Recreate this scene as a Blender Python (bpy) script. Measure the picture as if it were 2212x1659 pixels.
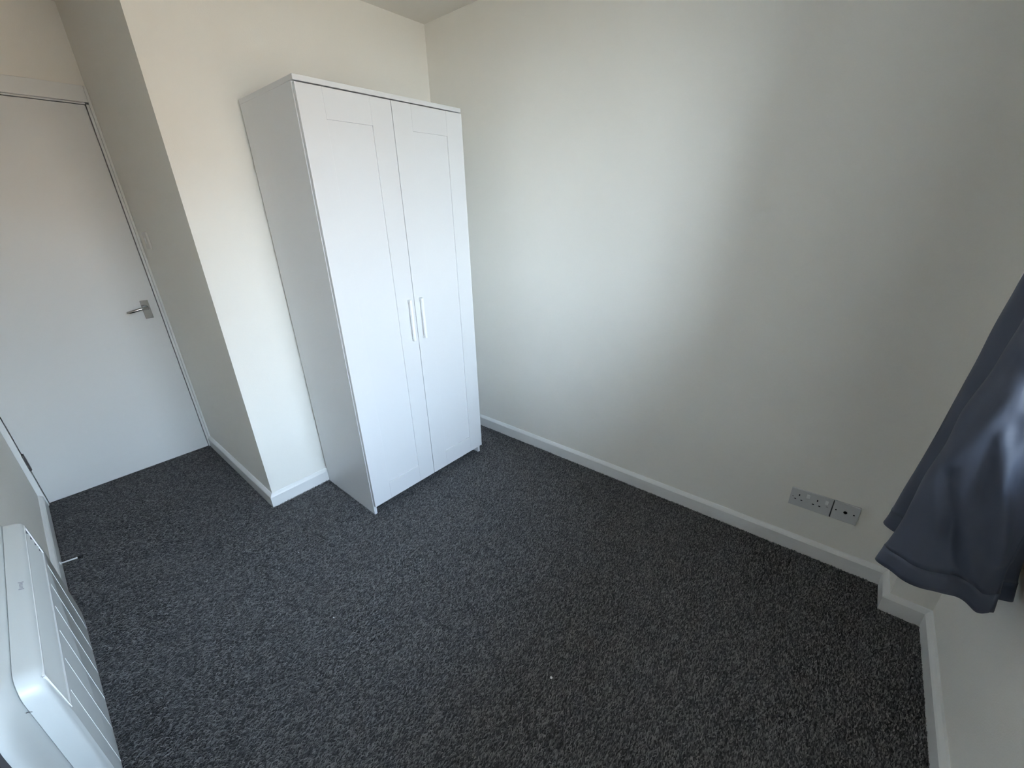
import bpy, bmesh, math, random
import numpy as np
from mathutils import Vector, Matrix, noise
random.seed(7)
for o in list(bpy.data.objects): bpy.data.objects.remove(o)
scene = bpy.context.scene
C = scene.collection

# ---------------------------------------------------------------- room measures (metres)
XL, XO, YD, YW, ZC = -2.172, -1.3554, 1.020, -2.648, 2.401     # left wall, outer corner, door plane, window wall, ceiling
BX, BY = -0.141, -2.530                                        # pipe boxing in the window corner
WIN = (-2.06, -0.64, 0.90, 2.16)                               # window opening x0 x1 z0 z1

# ---------------------------------------------------------------- camera
F = 888.44
cam = bpy.data.cameras.new('camera'); co = bpy.data.objects.new('camera', cam); C.objects.link(co)
cam.sensor_fit = 'HORIZONTAL'; cam.sensor_width = 36.0; cam.lens = 36.0 * F / 2212.0; cam.clip_start = 0.02
r = Vector((0.64001265, -0.76794124, -0.02549618)); u = Vector((0.31423172, 0.23131597, 0.92073413)); f = Vector((0.70117204, 0.5972932, -0.38935665))
co.matrix_world = Matrix(((r.x, u.x, -f.x, -1.8965), (r.y, u.y, -f.y, -2.1785), (r.z, u.z, -f.z, 1.4492), (0, 0, 0, 1)))
scene.camera = co

# ---------------------------------------------------------------- sky, sun, exposure
w = bpy.data.worlds.new('sky'); scene.world = w; w.use_nodes = True
nt = w.node_tree; nt.nodes.clear()
tc = nt.nodes.new('ShaderNodeTexCoord'); sp = nt.nodes.new('ShaderNodeSeparateXYZ'); rp = nt.nodes.new('ShaderNodeValToRGB')
bg = nt.nodes.new('ShaderNodeBackground'); ow = nt.nodes.new('ShaderNodeOutputWorld')
rp.color_ramp.elements[0].position = 0.0; rp.color_ramp.elements[0].color = (0.80, 0.89, 1.0, 1)
rp.color_ramp.elements[1].position = 1.0; rp.color_ramp.elements[1].color = (0.40, 0.62, 1.0, 1)
nt.links.new(tc.outputs['Generated'], sp.inputs[0]); nt.links.new(sp.outputs['Z'], rp.inputs[0])
nt.links.new(rp.outputs[0], bg.inputs[0]); nt.links.new(bg.outputs[0], ow.inputs[0])
bg.inputs[1].default_value = 6.5
sun = bpy.data.lights.new('sun', 'SUN'); sun.energy = 9.0; sun.angle = math.radians(0.6); sun.color = (1.0, 0.91, 0.78)
so = bpy.data.objects.new('sun', sun); C.objects.link(so); so.location = (2, 6, 8)
so.rotation_euler = Vector((0.25, -0.75, -1.0)).to_track_quat('-Z', 'Y').to_euler()
vs = scene.view_settings
vs.view_transform = 'Standard'; vs.look = 'None'; vs.gamma = 1.0; vs.use_curve_mapping = False
vs.exposure = 2.04

# ---------------------------------------------------------------- materials
def mat(name, col, rough=0.5, metal=0.0, bump=None, spec=0.5, var=None, coat=0.0, sheen=0.0):
    m = bpy.data.materials.new(name); m.use_nodes = True
    n = m.node_tree.nodes; l = m.node_tree.links; b = n['Principled BSDF']
    b.inputs['Base Color'].default_value = (*col, 1); b.inputs['Roughness'].default_value = rough
    b.inputs['Metallic'].default_value = metal; b.inputs['Specular IOR Level'].default_value = spec
    b.inputs['Coat Weight'].default_value = coat; b.inputs['Sheen Weight'].default_value = sheen
    t = n.new('ShaderNodeTexCoord')
    if var:                                   # (scale, amount): soft mottling of the colour itself
        nz = n.new('ShaderNodeTexNoise'); nz.inputs['Scale'].default_value = var[0]; nz.inputs['Detail'].default_value = 4
        mr = n.new('ShaderNodeMapRange'); mr.inputs['To Min'].default_value = 1 - var[1]; mr.inputs['To Max'].default_value = 1 + var[1]
        mx = n.new('ShaderNodeMix'); mx.data_type = 'RGBA'; mx.blend_type = 'MULTIPLY'; mx.inputs['Factor'].default_value = 1
        mx.inputs['A'].default_value = (*col, 1)
        l.new(t.outputs['Object'], nz.inputs['Vector']); l.new(nz.outputs['Fac'], mr.inputs['Value'])
        l.new(mr.outputs[0], mx.inputs['B']); l.new(mx.outputs['Result'], b.inputs['Base Color'])
    if bump:                                  # (scale, strength, distance)
        nz = n.new('ShaderNodeTexNoise'); nz.inputs['Scale'].default_value = bump[0]; nz.inputs['Detail'].default_value = 3
        bp = n.new('ShaderNodeBump'); bp.inputs['Strength'].default_value = bump[1]; bp.inputs['Distance'].default_value = bump[2]
        l.new(t.outputs['Object'], nz.inputs['Vector']); l.new(nz.outputs['Fac'], bp.inputs['Height']); l.new(bp.outputs[0], b.inputs['Normal'])
    return m
M = {
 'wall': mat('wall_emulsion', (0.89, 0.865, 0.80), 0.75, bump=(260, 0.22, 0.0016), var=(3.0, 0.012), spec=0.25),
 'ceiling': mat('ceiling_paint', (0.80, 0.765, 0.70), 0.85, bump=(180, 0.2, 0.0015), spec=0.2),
 'gloss': mat('white_gloss_trim', (0.82, 0.82, 0.80), 0.30, bump=(60, 0.08, 0.001), var=(8, 0.012)),
 'door': mat('door_paint', (0.73, 0.73, 0.715), 0.38, bump=(150, 0.08, 0.0006)),
 'foil': mat('white_foil_board', (0.73, 0.73, 0.73), 0.32, bump=(500, 0.03, 0.0003)),
 'hbar': mat('white_plastic_handle', (0.88, 0.88, 0.88), 0.35),
 'back': mat('white_hardboard', (0.6, 0.58, 0.55), 0.7),
 'chrome': mat('satin_chrome', (0.50, 0.50, 0.49), 0.16, 1.0),
 'steel': mat('dull_steel', (0.22, 0.215, 0.21), 0.4, 0.85),
 'plastic': mat('white_socket_plastic', (0.60, 0.60, 0.595), 0.35),
 'switch': mat('cream_switch_plastic', (0.74, 0.72, 0.67), 0.4),
 'rocker': mat('rocker_plastic', (0.84, 0.845, 0.84), 0.3),
 'black': mat('black_hole', (0.006, 0.006, 0.006), 0.9, spec=0.1),
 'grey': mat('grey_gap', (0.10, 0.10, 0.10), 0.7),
 'rubber': mat('black_rubber', (0.012, 0.012, 0.013), 0.5),
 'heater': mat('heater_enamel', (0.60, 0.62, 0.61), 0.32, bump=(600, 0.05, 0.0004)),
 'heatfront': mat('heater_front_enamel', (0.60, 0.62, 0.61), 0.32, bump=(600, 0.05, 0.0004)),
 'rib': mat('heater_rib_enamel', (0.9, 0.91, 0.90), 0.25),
 'mark': mat('grey_print', (0.33, 0.33, 0.37), 0.5),
 'bracket': mat('heater_gap_dark', (0.05, 0.05, 0.06), 0.6),  # dark tone painting the shade behind the heater; also grille backing
 'upvc': mat('white_upvc', (0.85, 0.85, 0.85), 0.25),
 'pole': mat('dark_pole_metal', (0.08, 0.08, 0.085), 0.35, 0.9),
 'lint': mat('white_lint', (0.9, 0.9, 0.9), 0.8),
 'hairline': mat('dark_hair', (0.03, 0.03, 0.03), 0.6),
 'base': mat('carpet_backing', (0.05, 0.05, 0.052), 0.95, spec=0.05),
 'ground': mat('outdoor_paving', (0.28, 0.215, 0.15), 0.9, var=(0.6, 0.2)),
 'brick': mat('added_house_brick', (0.37, 0.28, 0.21), 0.9),
}
def curtain_mat():
    m = mat('blackout_satin', (0.068, 0.079, 0.110), 0.58, spec=0.35)
    n = m.node_tree.nodes; l = m.node_tree.links; b = n['Principled BSDF']
    t = n.new('ShaderNodeTexCoord'); mp = n.new('ShaderNodeMapping'); mp.inputs['Scale'].default_value = (1, 1, 0.35)
    nz = n.new('ShaderNodeTexNoise'); nz.inputs['Scale'].default_value = 900; nz.inputs['Detail'].default_value = 2
    bp = n.new('ShaderNodeBump'); bp.inputs['Strength'].default_value = 0.12; bp.inputs['Distance'].default_value = 0.0006
    l.new(t.outputs['Object'], mp.inputs[0]); l.new(mp.outputs[0], nz.inputs['Vector']); l.new(nz.outputs['Fac'], bp.inputs['Height']); l.new(bp.outputs[0], b.inputs['Normal'])
    return m
M['curtain'] = curtain_mat()
def pile_mat():
    m = mat('carpet_yarn', (0.05, 0.05, 0.05), 0.9, spec=0.1)
    n = m.node_tree.nodes; l = m.node_tree.links; b = n['Principled BSDF']
    at = n.new('ShaderNodeAttribute'); at.attribute_name = 'yarn'
    rm = n.new('ShaderNodeValToRGB'); e = rm.color_ramp.elements
    e[0].position = 0.0; e[0].color = (0.040, 0.040, 0.041, 1); e[1].position = 1.0; e[1].color = (0.31, 0.305, 0.30, 1)
    k = e.new(0.45); k.color = (0.122, 0.122, 0.126, 1); k = e.new(0.75); k.color = (0.235, 0.232, 0.230, 1)
    l.new(at.outputs['Fac'], rm.inputs[0]); l.new(rm.outputs[0], b.inputs['Base Color'])
    return m
M['pile'] = pile_mat()
def glass_mat():
    m = bpy.data.materials.new('window_glass'); m.use_nodes = True; n = m.node_tree.nodes; l = m.node_tree.links; n.clear()
    tr = n.new('ShaderNodeBsdfTransparent'); tr.inputs[0].default_value = (0.93, 0.95, 0.94, 1); gl = n.new('ShaderNodeBsdfGlossy'); gl.inputs['Roughness'].default_value = 0.02
    fr = n.new('ShaderNodeFresnel'); fr.inputs[0].default_value = 1.45; mx = n.new('ShaderNodeMixShader'); o = n.new('ShaderNodeOutputMaterial')
    l.new(fr.outputs[0], mx.inputs[0]); l.new(tr.outputs[0], mx.inputs[1]); l.new(gl.outputs[0], mx.inputs[2]); l.new(mx.outputs[0], o.inputs[0])
    return m
M['glass'] = glass_mat()

# ---------------------------------------------------------------- helpers
def link(name, me, m, parent=None, smooth=False, kind=None, label=None, cat=None, group=None):
    o = bpy.data.objects.new(name, me); C.objects.link(o)
    if m: me.materials.append(M[m])
    if smooth:
        for p in me.polygons: p.use_smooth = True
    if parent: o.parent = parent
    for k, v in (('kind', kind), ('label', label), ('category', cat), ('group', group)):
        if v: o[k] = v
    return o
def fin(bm, name='m'):
    bmesh.ops.recalc_face_normals(bm, faces=bm.faces)
    me = bpy.data.meshes.new(name); bm.to_mesh(me); bm.free(); return me
def add_box(bm, x0, x1, y0, y1, z0, z1, bev=0, seg=2):
    t = bmesh.new()
    bmesh.ops.create_cube(t, size=1)
    bmesh.ops.scale(t, vec=(abs(x1 - x0), abs(y1 - y0), abs(z1 - z0)), verts=t.verts)
    bmesh.ops.translate(t, vec=((x0 + x1) / 2, (y0 + y1) / 2, (z0 + z1) / 2), verts=t.verts)
    if bev: bmesh.ops.bevel(t, geom=t.edges[:], offset=bev, segments=seg, profile=0.5, affect='EDGES')
    me = bpy.data.meshes.new('t'); t.to_mesh(me); t.free(); bm.from_mesh(me); bpy.data.meshes.remove(me)
def box(name, m, parent, *b, bev=0, seg=2, **kw):
    bm = bmesh.new(); add_box(bm, *b, bev=bev, seg=seg)
    return link(name, fin(bm, name), m, parent, **kw)
def add_tube(bm, pts, rad, n=12, caps=True):
    pts = [Vector(p) for p in pts]; rads = rad if isinstance(rad, (list, tuple)) else [rad] * len(pts)
    rings = []; prev = None
    for i, p in enumerate(pts):
        d = (pts[min(i + 1, len(pts) - 1)] - pts[max(i - 1, 0)]).normalized()
        a = prev if prev is not None else (Vector((0, 0, 1)) if abs(d.z) < 0.9 else Vector((1, 0, 0)))
        a = (a - d * a.dot(d)).normalized(); prev = a; b = d.cross(a)
        rings.append([bm.verts.new(p + (a * math.cos(2 * math.pi * k / n) + b * math.sin(2 * math.pi * k / n)) * rads[i]) for k in range(n)])
    for A, B in zip(rings, rings[1:]):
        for k in range(n): bm.faces.new((A[k], A[(k + 1) % n], B[(k + 1) % n], B[k]))
    if caps: bm.faces.new(rings[0][::-1]); bm.faces.new(rings[-1])
def tube(name, m, parent, pts, rad, n=12, smooth=True, **kw):
    bm = bmesh.new(); add_tube(bm, pts, rad, n)
    o = link(name, fin(bm, name), m, parent, **kw)
    if smooth: o.data.set_sharp_from_angle(angle=math.radians(40)) if False else [setattr(p, 'use_smooth', len(p.vertices) == 4) for p in o.data.polygons]
    return o
def thing(name, loc, rotz, label, cat, group=None, kind=None):
    o = bpy.data.objects.new(name, None); C.objects.link(o); o.empty_display_size = 0.05
    o.location = loc; o.rotation_euler = (0, 0, rotz)
    if label: o['label'] = label
    if cat: o['category'] = cat
    if group: o['group'] = group
    if kind: o['kind'] = kind
    return o
def prism(name, m, parent, outline, axis, a, b, **kw):
    """outline: list of 2D points; axis 'y': (x,z) outline extruded from y=a to y=b."""
    bm = bmesh.new(); P = (lambda p, t: (p[0], t, p[1])) if axis == 'y' else ((lambda p, t: (t, p[0], p[1])) if axis == 'x' else (lambda p, t: (p[0], p[1], t)))
    A = [bm.verts.new(P(p, a)) for p in outline]; B = [bm.verts.new(P(p, b)) for p in outline]; n = len(outline)
    bm.faces.new(A[::-1]); bm.faces.new(B)
    for i in range(n): bm.faces.new((A[i], A[(i + 1) % n], B[(i + 1) % n], B[i]))
    return link(name, fin(bm, name), m, parent, **kw)

# ---------------------------------------------------------------- setting: shell
T = 0.12
S = dict(kind='structure')
bm = bmesh.new(); add_box(bm, XL - T, T, YW - 0.14, YD + T, -0.14, 0.0)
link('floor', fin(bm), 'base', label='dark charcoal carpeted bedroom floor', **S)
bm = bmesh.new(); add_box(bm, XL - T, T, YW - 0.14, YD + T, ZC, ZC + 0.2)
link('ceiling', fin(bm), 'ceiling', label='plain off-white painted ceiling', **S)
box('wall_right', 'wall', None, 0, T, YW - 0.14, 0.0 + T, 0, ZC, label='long plain cream wall with sockets', **S)
box('wall_back', 'wall', None, XO, 0.0, 0.0, T, 0, ZC, label='short cream wall behind the wardrobe', **S)
box('wall_alcove_side', 'wall', None, XO, XO + T, T, YD + T, 0, ZC, label='shaded cream side wall of the door alcove', **S)
box('wall_left', 'wall', None, XL - T, XL, YW - 0.14, YD + T, 0, ZC, label='cream wall carrying the panel heater', **S)
box('wall_alcove', 'wall', None, XL, XO, YD, YD + T, 2.045, ZC, label='cream wall above the door', **S)
bm = bmesh.new(); D = 0.14
x0, x1, z0, z1 = WIN
add_box(bm, XL, x0, YW - D, YW, 0, ZC); add_box(bm, x1, 0, YW - D, YW, 0, ZC)
add_box(bm, x0, x1, YW - D, YW, 0, z0); add_box(bm, x0, x1, YW - D, YW, z1, ZC)
box('wall_leak_block', 'wall', None, XL - T, XO + T, YD + T, YD + T + .1, -.1, ZC + .1, label='unseen wall added behind the door against sky light leaks', **S)  # unseen, added to stop sky light leaking past the door edges
link('wall_front', fin(bm), 'wall', label='cream window wall', **S)
box('wall_boxing', 'wall', None, BX, 0.0, YW, BY, 0, ZC, label='narrow boxed-in corner column beside the curtain', **S)

# window in the front wall
win = thing('window_1', ((x0 + x1) / 2, YW - 0.08, z0), 0, 'white plastic framed window beside the curtain', None, kind='structure')
W2 = (x1 - x0) / 2; WH = z1 - z0
bm = bmesh.new()
for b in ((-W2, W2, -.03, .03, 0, .06), (-W2, W2, -.03, .03, WH - .06, WH), (-W2, -W2 + .06, -.03, .03, .06, WH - .06), (W2 - .06, W2, -.03, .03, .06, WH - .06), (-.035, .035, -.03, .03, .06, WH - .06)):
    add_box(bm, *b, bev=.004)
link('window_frame', fin(bm), 'upvc', win)
box('pane', 'glass', win, -W2 + .06, -.035, -.003, .003, .06, WH - .06); box('pane', 'glass', win, .035, W2 - .06, -.003, .003, .06, WH - .06)
box('window_sill', 'gloss', win, -W2 + .001, W2 - .001, .031, .10, .0, .022, bev=.004)

# baseboards, mitred along the walls
TB = 0.0176
PRO = [(0.0, 0.0), (TB, 0.0), (TB, 0.064), (TB - .0035, 0.070), (0.006, 0.0785), (0.0, 0.080)]
poly = [(XL, YW), (BX, YW), (BX, BY), (0, BY), (0, 0), (XO, 0), (XO, YD - .012), (XL, YD - .012)]
def offs(i, t):
    n = len(poly); p = Vector(poly[i]); a = (p - Vector(poly[i - 1])).normalized(); b = (Vector(poly[(i + 1) % n]) - p).normalized()
    na, nb = Vector((-a.y, a.x)), Vector((-b.y, b.x))
    return p + (na + nb) * t
for i, nm, lb in ((0, 'baseboard_front', 'white gloss skirting along the window wall'), (1, 'baseboard_boxing', 'short white skirting along the boxed-in column side'), (2, 'baseboard_boxing_return', 'white skirting return where the boxing meets the long wall'),
              (3, 'baseboard_right', 'long white skirting under the sockets'), (4, 'baseboard_back', 'white skirting beside the wardrobe'), (5, 'baseboard_alcove', 'shaded white skirting along the alcove side wall'), (7, 'baseboard_left', 'white skirting along the heater wall')):
    bm = bmesh.new(); j = (i + 1) % 8; rows = []
    for k in (i, j):
        row = []
        for t, z in PRO:
            q = offs(k, t)
            if k in (6, 7): q.y = YD - .012                       # butts against the door lining
            row.append(bm.verts.new((q.x, q.y, z)))
        rows.append(row)
    n = len(PRO)
    for k in range(n): bm.faces.new((rows[0][k], rows[0][(k + 1) % n], rows[1][(k + 1) % n], rows[1][k]))
    bm.faces.new(rows[0][::-1]); bm.faces.new(rows[1])
    link(nm, fin(bm), 'gloss', label=lb, **S)

# door lining (trim_1) and door_1
XR, XH = -1.381, -2.1475
tr = thing('trim_1', ((XL + XO) / 2, YD, 0), 0, 'white gloss door lining filling the alcove end', None, kind='structure')
cx = (XL + XO) / 2
def strip(name, a, b, y0, y1, z0, z1): box(name, 'gloss', tr, a - cx, b - cx, y0, y1, z0, z1, bev=.002)
strip('jamb', XR + .003, XR + .0145, -.002, .10, 0, 1.992); strip('jamb', XR + .0145, XO, -.012, .10, 0, 2.07)
strip('jamb', XL, XH - .003, -.012, .10, 0, 2.07)
strip('head', XH - .003, XR + .0145, -.012, .10, 2.000, 2.07); strip('head', XH - .003, XR + .003, .004, .10, 1.9925, 2.000)
strip('stop', XH - .003, XR + .003, .05, .10, 1.965, 1.9925)
dr = thing('door_1', (XH, YD + .003, 0), 0, 'plain flush white door with chrome lever', None, kind='structure')
DW = XR - XH
box('door_leaf', 'door', dr, 0, DW, 0, .04, .008, 1.989, bev=.0015)
# hinge knuckles
for zc in (.278, 1.72):
    bm = bmesh.new()
    for k in range(5): add_tube(bm, [(-.0015, -.009, zc - .05 + k * .0202), (-.0015, -.009, zc - .05 + k * .0202 + .019)], .0065, 10)
    add_box(bm, -.002, .006, -.0035, .0, zc - .05, zc + .05)
    link('hinge', fin(bm), 'steel', dr, label='dull steel butt hinge')
hx, hz = DW - .0565, .966
hd = thing('lever_handle', (hx, 0, hz), 0, None, None); hd.parent = dr; hd['label'] = 'chrome lever handle on a rectangular plate'
box('backplate', 'chrome', hd, -.019, .019, -.007, 0, -.053, .053, bev=.0025)
bm = bmesh.new()
add_tube(bm, [(0, -.006, .012), (0, -.014, .012), (0, -.040, .012)], [.013, .010, .0085], 14)
lv = [(.004, -.042, .012), (-.012, -.046, .0125), (-.035, -.047, .011), (-.06, -.045, .006), (-.082, -.041, .002), (-.095, -.038, .001)]
add_tube(bm, lv, [.0085, .010, .0092, .0082, .0078, .005], 14)
o = link('lever', fin(bm), 'chrome', hd, smooth=True)
for sx in (-.013, .013):
    for sz in (-.046, .046): tube('screw', 'chrome', hd, [(sx, -.0065, sz), (sx, -.0085, sz)], .0032, 10)
box('latch_plate', 'steel', dr, DW - .0012, DW + .0012, .004, .03, hz - .012, hz + .045)

# ---------------------------------------------------------------- wardrobe
WWD, WDP, WHT = .7824, .50, 1.8983
wd = thing('wardrobe', (-1.0573, -.0203, 0), -.0094, 'tall white two-door wardrobe with framed doors', 'wardrobe')
TP = .0175; SD = .016; DT = .0165
box('top_panel', 'foil', wd, -.001, WWD + .001, -WDP, 0, WHT - TP, WHT, bev=.001)
box('side_panel', 'foil', wd, 0, SD, -WDP + DT + .0022, -.001, 0, WHT - TP, bev=.0006)
box('side_panel', 'foil', wd, WWD - SD, WWD, -WDP + DT + .0022, -.001, 0, WHT - TP, bev=.0006)
box('bottom_panel', 'foil', wd, SD, WWD - SD, -WDP + DT + .003, -.006, .058, .074)
box('back_panel', 'back', wd, SD, WWD - SD, -.006, -.001, .058, WHT - TP)
box('plinth', 'foil', wd, SD, WWD - SD, -.12, -.104, 0, .058)
zb, zt = .056, WHT - TP - .0045
def wdoor(a, b, hu):
    d = thing('door', (a, -WDP + DT, zb), 0, None, None); d.parent = wd
    wdt, h = b - a, zt - zb; st, rl = .0975, .1005
    box('panel', 'foil', d, .004, wdt - .004, -.0105, 0, .004, h - .004)
    for x in (0, wdt - st): box('stile', 'foil', d, x, x + st, -DT, -.0005, 0, h, bev=.0007)
    for z in (0, h - rl): box('rail', 'foil', d, st + .0003, wdt - st - .0003, -DT + .0002, -.0005, z, z + rl, bev=.0005)
    hz0, hz1 = .862 - zb, 1.066 - zb; hw = .0062; u = hu - a
    bm = bmesh.new()
    pr = .023
    add_box(bm, u - hw, u + hw, -DT - pr, -DT - pr + .0150, hz0, hz1, bev=.0035, seg=3)
    for z in (hz0, hz1 - .013): add_box(bm, u - hw, u + hw, -DT - pr + .004, -DT, z, z + .013, bev=.002)
    link('handle', fin(bm), 'hbar', d, label='white bar handle')
    return d
wdoor(.0022, .3900, .357)
wdoor(.3930, WWD + .003, .4255)

# ---------------------------------------------------------------- sockets on the long wall, light switch
RZ = -math.pi / 2
def plate(bm, w, h, t=.0085): add_box(bm, -w / 2, w / 2, -t, 0, -h / 2, h / 2, bev=.0022, seg=3)
sk = thing('double_socket', (0, -2.2235, .2705), RZ, 'white double power socket with two rocker switches', 'socket')
bm = bmesh.new(); plate(bm, .146, .086); link('face_plate', fin(bm), 'plastic', sk)
def slot(par, x, z, sx, sz, name='pin_hole', t=.0086): box(name, 'black', par, x - sx / 2, x + sx / 2, -t - .0003, -t + .002, z - sz / 2, z + sz / 2)
for c in (-.0412, .0228):
    slot(sk, c, .0150, .0042, .0078); slot(sk, c - .0115, -.0078, .0066, .0040); slot(sk, c + .0110, -.0078, .0066, .0040)
    k = c + .031
    bm = bmesh.new(); add_box(bm, k - .0055, k + .0055, -.0125, -.006, .012, .030, bev=.0018)
    link('rocker', fin(bm), 'rocker', sk)
for c in (-.0623, .0582): box('screw', 'steel', sk, c - .0028, c + .0028, -.0088, -.007, -.0004, .0026)
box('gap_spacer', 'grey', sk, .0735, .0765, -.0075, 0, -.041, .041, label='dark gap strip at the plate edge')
ts = thing('aerial_socket', (0, -2.3430, .2715), RZ, 'white single aerial socket with round black hole', 'socket')
bm = bmesh.new(); plate(bm, .086, .086); link('face_plate', fin(bm), 'plastic', ts)
tube('aerial_hole', 'black', ts, [(-.0005, -.0075, .0022), (-.0005, -.0090, .0022)], .0064, 18)
for c in (-.0315, .0275): tube('screw', 'black', ts, [(c, -.0075, .0022), (c, -.0089, .0022)], .0029, 12)
sw = thing('light_switch', (XO, .828, 1.348), RZ, 'white single light switch in the shaded alcove', 'switch')
bm = bmesh.new(); plate(bm, .086, .086, .009); link('face_plate', fin(bm), 'switch', sw)
bm = bmesh.new(); add_box(bm, -.006, .006, -.013, -.006, -.014, .014, bev=.002); link('rocker', fin(bm), 'rocker', sw)

# ---------------------------------------------------------------- spring door stop on the left skirting
ds = thing('door_stop', (XL + TB, .302, .036), math.pi / 2, 'thin white door stop with black rubber tip on skirting', 'door stop')
tube('base_flange', 'gloss', ds, [(0, 0, 0), (0, -.003, 0)], .009, 14)
tube('shaft', 'rocker', ds, [(0, -.002, 0), (-.018, -.060, .002)], .0032, 10)
tube('rubber_tip', 'rubber', ds, [(-.0175, -.058, .002), (-.022, -.072, .0025)], [.0065, .006], 12)

# ---------------------------------------------------------------- panel heater on the left wall
HY0, HY1, HZ0, HZ1 = -1.134, -.395, .190, .645
hc = (HY0 + HY1) / 2
ht = thing('panel_heater', (XL, hc, HZ0), math.pi / 2, 'white wall-mounted panel heater with ribbed front and top grille', 'heater')
HL = HY1 - HY0; HHT = HZ1 - HZ0
def rrect(x0, x1, z0, z1, rad, n=8):
    pts = []
    for cxx, czz, a0 in ((x1 - rad, z1 - rad, 0), (x0 + rad, z1 - rad, 90), (x0 + rad, z0 + rad, 180), (x1 - rad, z0 + rad, 270)):
        for k in range(n + 1):
            a = math.radians(a0 + 90 * k / n); pts.append((cxx + rad * math.cos(a), czz + rad * math.sin(a)))
    return pts
def shell(name, m, levels, R0, sharp):
    bm = bmesh.new(); prev = None
    for v, ix, it, ib in levels:
        rad = max(R0 - .35 * ix, .008)
        ring = [bm.verts.new((x, -v, z)) for x, z in rrect(-HL / 2 + ix, HL / 2 - ix, ib, HHT - it, rad)]
        if prev:
            n = len(ring)
            for k in range(n): bm.faces.new((prev[k], prev[(k + 1) % n], ring[(k + 1) % n], ring[k]))
        else: bm.faces.new(ring)
        prev = ring
    bm.faces.new(prev)
    o = link(name, fin(bm), m, ht, smooth=True); o.data.set_sharp_from_angle(angle=math.radians(sharp)); return o
box('wall_gap_shade', 'bracket', ht, -HL / 2 - .105, HL / 2 - .03, -.003, 0, .06, HHT - .04)  # dark plate painting the shadow gap between heater and wall
shell('rear_casing', 'heater', [(.003, -.076, -.012, -.010), (.007, -.075, -.012, -.010), (.016, -.064, -.010, -.009), (.024, -.046, -.007, -.007), (.030, -.026, -.004, -.005), (.0335, -.008, 0, -.002), (.0350, .001, .002, .002), (.0362, .004, .004, .004)], .060, 60)
fc = shell('front_cover', 'heater', [(.0358, .0030, .003, .003), (.0372, 0, 0, 0), (.0580, .001, .005, .003), (.0665, .003, .0095, .007), (.0708, .0065, .0140, .013), (.0722, .0105, .0185, .020), (.0770, .0145, .100, .030)], .050, 40)
# grille: slanted recess near the top edge, louvre slats running along the heater
gz1, gz0 = .6235 - HZ0, .5180 - HZ0; gx0, gx1 = -1.112 - hc, -.440 - hc
def vz(z): return min(.0723 + (gz1 - z) / .0785 * .0047, .0770)         # front depth at local height z
gr = thing('grille', (0, 0, 0), 0, None, None); gr.parent = ht; gr['label'] = 'louvred warm-air outlet grille'
bm = bmesh.new()
def gquad(bm, x0, x1, za, zb_, d0, d1):
    vs_ = [bm.verts.new((x, -(vz(z) + d), z)) for x in (x0, x1) for z in (za, zb_) for d in (d0, d1)]
    for q in ((0, 1, 3, 2), (4, 6, 7, 5), (0, 4, 5, 1), (2, 3, 7, 6), (0, 2, 6, 4), (1, 5, 7, 3)): bm.faces.new([vs_[k] for k in q])
gquad(bm, gx0, gx1, gz0, gz1, -.021, .012)
cut = bpy.data.objects.new('cut', fin(bm)); C.objects.link(cut); cut.parent = ht
bo = fc.modifiers.new('b', 'BOOLEAN'); bo.operation = 'DIFFERENCE'; bo.solver = 'EXACT'; bo.object = cut
bpy.context.view_layer.update(); dg = bpy.context.evaluated_depsgraph_get()
me = bpy.data.meshes.new_from_object(fc.evaluated_get(dg)); fc.modifiers.clear(); fc.data = me; bpy.data.objects.remove(cut)
bm = bmesh.new(); gquad(bm, gx0, gx1, gz0, gz1, -.0208, -.018); gquad(bm, gx1 - .002, gx1, gz0, gz1, -.018, -.0012); link('backing', fin(bm), 'bracket', gr)
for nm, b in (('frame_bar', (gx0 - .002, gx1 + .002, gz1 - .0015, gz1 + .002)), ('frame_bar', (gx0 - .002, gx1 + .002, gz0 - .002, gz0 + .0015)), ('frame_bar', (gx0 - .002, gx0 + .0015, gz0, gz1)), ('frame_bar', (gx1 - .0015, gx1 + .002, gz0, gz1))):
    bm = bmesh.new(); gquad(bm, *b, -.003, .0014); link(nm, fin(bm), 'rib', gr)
ns = 4; pitch = (gz1 - gz0 - .012) / ns
for k in range(ns):
    za = gz0 + .005 + k * pitch; zb_ = za + pitch * .92
    bm = bmesh.new()
    xa, xb = gx0 + .002, gx1 - .002
    # wedge section: proud at the bottom, far end cut at a slant
    sec = [(za, -.0032), (za, -.0008), (zb_ + pitch * .1, -.0125), (zb_ + pitch * .1, -.0150)]
    A = [bm.verts.new((xa, -(vz(z) + d), z)) for z, d in sec]; B = [bm.verts.new((xb, -(vz(z) + d), z)) for z, d in sec]
    bm.faces.new(A); bm.faces.new(B[::-1])
    for i in range(4): bm.faces.new((A[i], A[(i + 1) % 4], B[(i + 1) % 4], B[i]))
    link('slat', fin(bm), 'heater', gr)
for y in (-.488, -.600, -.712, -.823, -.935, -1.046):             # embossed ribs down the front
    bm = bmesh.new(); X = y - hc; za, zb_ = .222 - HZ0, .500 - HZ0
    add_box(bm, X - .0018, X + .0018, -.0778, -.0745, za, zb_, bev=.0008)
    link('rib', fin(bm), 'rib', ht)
bm = bmesh.new()
for k in range(6):
    y = -.765 - k * .0062; hgt = .0045 if k in (0, 5) else .0028
    zc, vc = .6392 - HZ0, .0585
    d = Vector((0, -.0085, -.0033)).normalized(); nrm = Vector((0, -.35, .93)) * .0011
    c = Vector((y - hc, -vc, zc)) + nrm
    e = Vector((.0021, 0, 0))
    vsx = [bm.verts.new(c + s * e + t * d * hgt) for s, t in ((-1, -1), (1, -1), (1, 1), (-1, 1))]
    bm.faces.new(vsx)
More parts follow.
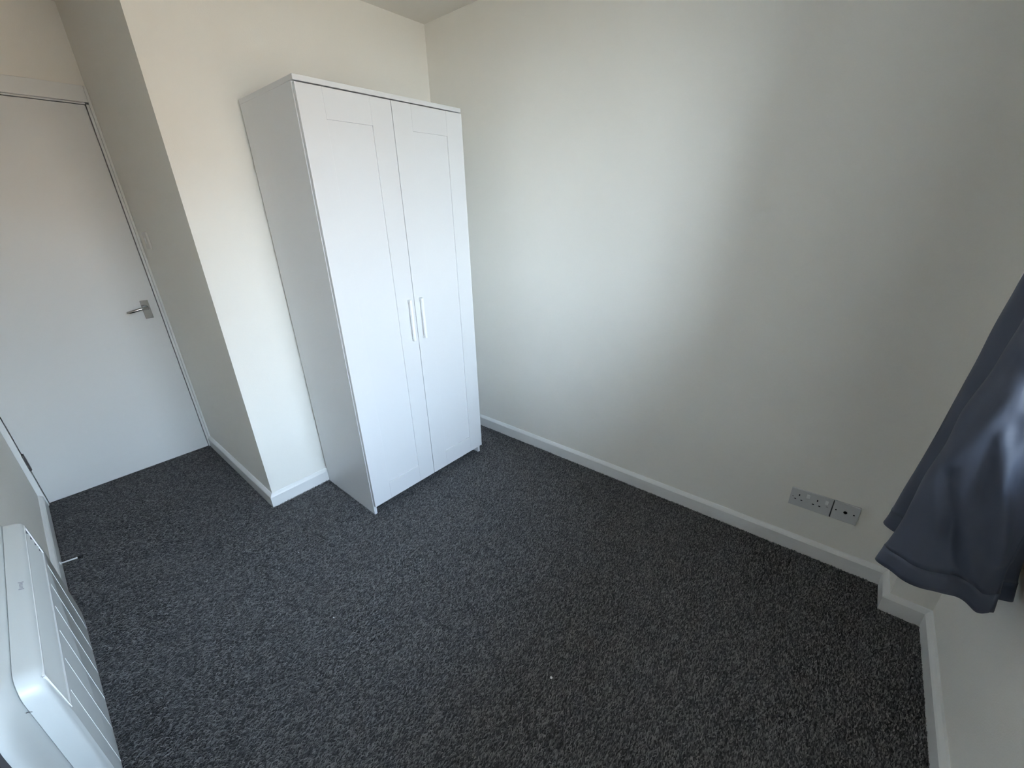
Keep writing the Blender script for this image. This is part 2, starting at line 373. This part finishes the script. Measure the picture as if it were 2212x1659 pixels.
link('printed_mark', fin(bm), 'mark', ht, label='small grey printed wordmark')

# ---------------------------------------------------------------- curtain on its pole
ZH, ZT = .555, 2.2215
path = [(-.20, -2.565), (-.235, -2.51), (-.262, -2.478), (-.292, -2.485), (-.318, -2.52), (-.345, -2.56), (-.372, -2.52), (-.398, -2.44), (-.425, -2.402), (-.452, -2.394), (-.474, -2.412), (-.492, -2.455),
        (-.512, -2.485), (-.545, -2.462), (-.590, -2.414), (-.622, -2.386), (-.640, -2.3815), (-.659, -2.397), (-.675, -2.430), (-.680, -2.470), (-.679, -2.505), (-.669, -2.540), (-.660, -2.566), (-.6550, -2.5850),
        (-.6525, -2.5875), (-.638, -2.580), (-.622, -2.590), (-.612, -2.612), (-.600, -2.628), (-.580, -2.622), (-.555, -2.585), (-.535, -2.560), (-.510, -2.590), (-.48, -2.618)]
def catmull(P, n):
    P = [Vector(p) for p in P]; out = []
    for i in range(len(P) - 1):
        a, b, c, d = P[max(i - 1, 0)], P[i], P[i + 1], P[min(i + 2, len(P) - 1)]
        for k in range(n):
            t = k / n
            out.append(.5 * ((2 * b) + (c - a) * t + (2 * a - 5 * b + 4 * c - d) * t * t + (3 * b - a - 3 * c + d) * t ** 3))
    return out + [P[-1]]
cp = catmull(path, 9); NU = len(cp); NV = 130
L = [0]
for a, b in zip(cp, cp[1:]): L.append(L[-1] + (b - a).length)
def crease(s, z, s0, z0, s1, z1, wdt, amp):
    ax, az = s1 - s0, z1 - z0; l2 = ax * ax + az * az
    t = ((s - s0) * ax + (z - z0) * az) / l2; tt = min(max(t, 0), 1)
    d = math.hypot(s - s0 - tt * ax, z - z0 - tt * az)
    return amp * math.exp(-(d / wdt) ** 2) * (1 - .3 * abs(2 * tt - 1))
bm = bmesh.new(); grid = []
s_edge = L[16 * 9]                                     # arc length at the sharp fold facing the room
for j in range(NV + 1):
    tz = j / NV; row = []
    z_ = ZH + (ZT - ZH) * tz
    for i, p in enumerate(cp):
        nrm = (cp[min(i + 1, NU - 1)] - cp[max(i - 1, 0)]); nrm = Vector((-nrm.y, nrm.x)).normalized()   # left of travel
        k = 1 - .68 * min(tz / .62, 1.0) ** .85
        yy = -2.515 + (p.y + 2.515) * k; xx = -.43 + (p.x + .43) * (1 - .18 * tz)
        xx += .030 * min(tz / .45, 1)                   # gathers back a little above the hem
        s = L[i] - s_edge
        wgt = math.exp(-((s - .12) / .16) ** 2)
        d = 0.020 * (noise.noise(Vector((s * 9, z_ * 3.2, 1.7)))) * (1 - .5 * tz) + .008 * noise.noise(Vector((s * 22, z_ * 8, 5.1)))
        d += crease(s, z_, .035, .86, .165, .58, .018, .016) + crease(s, z_, .10, .98, .20, .70, .020, -.018) + crease(s, z_, .05, 1.19, .22, 1.10, .016, -.020) + crease(s, z_, .05, 1.13, .22, 1.04, .03, .013) + crease(s, z_, .04, .72, .12, .64, .03, .008)
        d *= .45 + .75 * wgt
        d -= .0016 * math.exp(-((z_ - ZH - .055) / .005) ** 2)
        hem = (.010 * noise.noise(Vector((L[i] * 6, .3, 2.2))) - .024 * math.exp(-((s - .205) / .022) ** 2)) * (1 - tz) ** 4
        row.append((xx + nrm.x * d + .43, yy + nrm.y * d + 2.515, z_ + hem - ZH))
    grid.append(row)
bm.free()
co_ = thing('curtain', (-.43, -2.515, ZH), 0, 'dark slate-grey satin curtain gathered beside the window', 'curtain')
for nm, j0, j1 in (('hem', 0, 4), ('cloth', 4, NV - 5), ('heading_tape', NV - 5, NV)):
    bm = bmesh.new(); vg = [[bm.verts.new(p) for p in grid[j]] for j in range(j0, j1 + 1)]
    for A, B in zip(vg, vg[1:]):
        for i in range(NU - 1): bm.faces.new((A[i], A[i + 1], B[i + 1], B[i]))
    cl = link(nm, fin(bm), 'curtain', co_, smooth=True)
    md = cl.modifiers.new('thick', 'SOLIDIFY'); md.thickness = .0022 if nm == 'cloth' else .0030; md.offset = 0
cpole = thing('curtain_pole', (-1.2, -2.515, 2.245), 0, 'dark metal curtain pole above the window', 'curtain pole')
tube('pole', 'pole', cpole, [(-.92, 0, 0), (1.02, 0, 0)], .011, 16)
for x in (-.93, 1.03): tube('finial', 'pole', cpole, [(x - .02, 0, 0), (x, 0, 0), (x + .02, 0, 0)], [.012, .02, .012], 16)
for x in (-.85, .98): tube('bracket', 'pole', cpole, [(x, 0, 0), (x, -.132, 0)], .007, 10)
for k in range(9):
    bm = bmesh.new(); x = .735 + k * .031
    add_tube(bm, [(x, .017 * math.cos(a), .017 * math.sin(a) - .005) for a in [2 * math.pi * i / 18 for i in range(19)]], .002, 6, caps=False)
    link('ring', fin(bm), 'pole', cpole, smooth=True)

# ---------------------------------------------------------------- carpet pile (nobody could count it)
rng = np.random.default_rng(3)
def field(x0, x1, y0, y1, sp):
    nx, ny = int((x1 - x0) / sp), int((y1 - y0) / sp)
    X, Y = np.meshgrid(np.linspace(x0, x1, nx), np.linspace(y0, y1, ny)); return np.stack([X.ravel(), Y.ravel()], 1)
sp_ = .0046
P = np.concatenate([field(XL + TB + .002, -TB - .002, YW + TB + .002, -TB - .002, sp_), field(XL + TB + .002, XO - TB - .002, -TB, YD + .03, sp_)])
P = P + rng.uniform(-.6, .6, P.shape) * sp_
P = P[~((P[:, 0] > BX - TB - .003) & (P[:, 1] < BY + TB + .003))]
q0 = P - np.array([-1.0573, -.0203])
P = P[~((q0[:, 0] > -.001) & (q0[:, 0] < .784) & (q0[:, 1] < .003) & ((q0[:, 1] > -.12) | (((q0[:, 0] < .018) | (q0[:, 0] > .764)) & (q0[:, 1] > -.486))))]     # pressed flat under the wardrobe
P = P[(P[:, 0] < -TB - .001) & (P[:, 0] > XL + TB + .001)]
N = len(P)
ang = rng.normal(0, .33, N) + np.where(rng.random(N) < .5, 0, math.pi)
ln = rng.uniform(.007, .016, N); hh = rng.uniform(.003, .0075, N); wi = rng.uniform(.0010, .0018, N)
dx, dy = np.cos(ang), np.sin(ang)
V = np.zeros((N, 6, 3)); bx, by = P[:, 0] - dx * ln * .5, P[:, 1] - dy * ln * .5
for s, i in ((-1, 0), (1, 1)):
    V[:, i, 0] = bx - dy * wi * s; V[:, i, 1] = by + dx * wi * s; V[:, i, 2] = -.001
    V[:, 2 + i, 0] = P[:, 0] - dy * wi * s; V[:, 2 + i, 1] = P[:, 1] + dx * wi * s; V[:, 2 + i, 2] = hh
    V[:, 4 + i, 0] = bx + dx * ln - dy * wi * s * .6; V[:, 4 + i, 1] = by + dy * ln + dx * wi * s * .6; V[:, 4 + i, 2] = hh * rng.uniform(.1, .8, N)
V[..., 0] = np.clip(V[..., 0], XL + TB + .0005, -TB - .0005)
lowf = rng.random(N) * .75 + .25 * rng.random(N)
me = bpy.data.meshes.new('carpet_pile')
me.vertices.add(N * 6); me.vertices.foreach_set('co', V.reshape(-1))
idx = (np.arange(N)[:, None] * 6 + np.array([0, 1, 3, 2, 2, 3, 5, 4])[None, :]).reshape(-1).astype(np.int32)
me.loops.add(len(idx)); me.loops.foreach_set('vertex_index', idx)
me.polygons.add(N * 2); me.polygons.foreach_set('loop_start', np.arange(0, N * 8, 4, dtype=np.int32))
me.update(calc_edges=True)
at = me.attributes.new('yarn', 'FLOAT', 'POINT'); at.data.foreach_set('value', np.repeat(lowf, 6).astype(np.float32))
link('carpet_pile', me, 'pile', kind='stuff', label='charcoal flecked carpet pile covering the whole floor', cat='carpet')

# white flecks of lint on the carpet
for k, (x, y, rr) in enumerate(((-1.1573, -1.6857, .0042), (-1.5039, -.9011, .0026), (-1.4362, -.4542, .0024))):
    bm = bmesh.new(); bmesh.ops.create_icosphere(bm, subdivisions=2, radius=rr)
    for v in bm.verts: v.co *= 1 + .35 * noise.noise(v.co * 400 + Vector((k, 0, 0))); v.co.z *= .7
    o = link('lint_fleck', fin(bm), 'lint', label=('largest white lint fleck on the open carpet', 'tiny white lint fleck on the carpet in front of the wardrobe', 'tiny white lint fleck on the carpet near the outer wall corner')[k], cat='lint', group='white lint flecks on the carpet')
    o.location = (x, y, .008)

hs = tube('hair_strand', 'hairline', None, [(-2.1370, -1.1430, .589), (-2.1345, -1.1370, .582), (-2.1325, -1.1330, .575)], .0005, 6, label='short dark hair stuck on the heater casing seam', cat='hair')
# ---------------------------------------------------------------- outdoors, seen only as light through the window
box('sky_block_house', 'brick', None, -5.5, 14, -26, -19, -2.9, 2.2, label='unseen brick house added to cut frontal sky light', **S)  # added out of view to block low sky and warm the upper walls
prism('sky_block_roof', 'brick', None, [(-26.4, 2.2), (-18.6, 2.2), (-22.5, 5.0)], 'x', -5.8, 14.3, label='pitched roof of the unseen house added to cut sky light', **S)  # roof of the added house, part of the same light blocker
box('ground', 'ground', None, -40, 40, -60, 15, -3.0, -2.9, label='sunlit paved ground outside the window', **S)
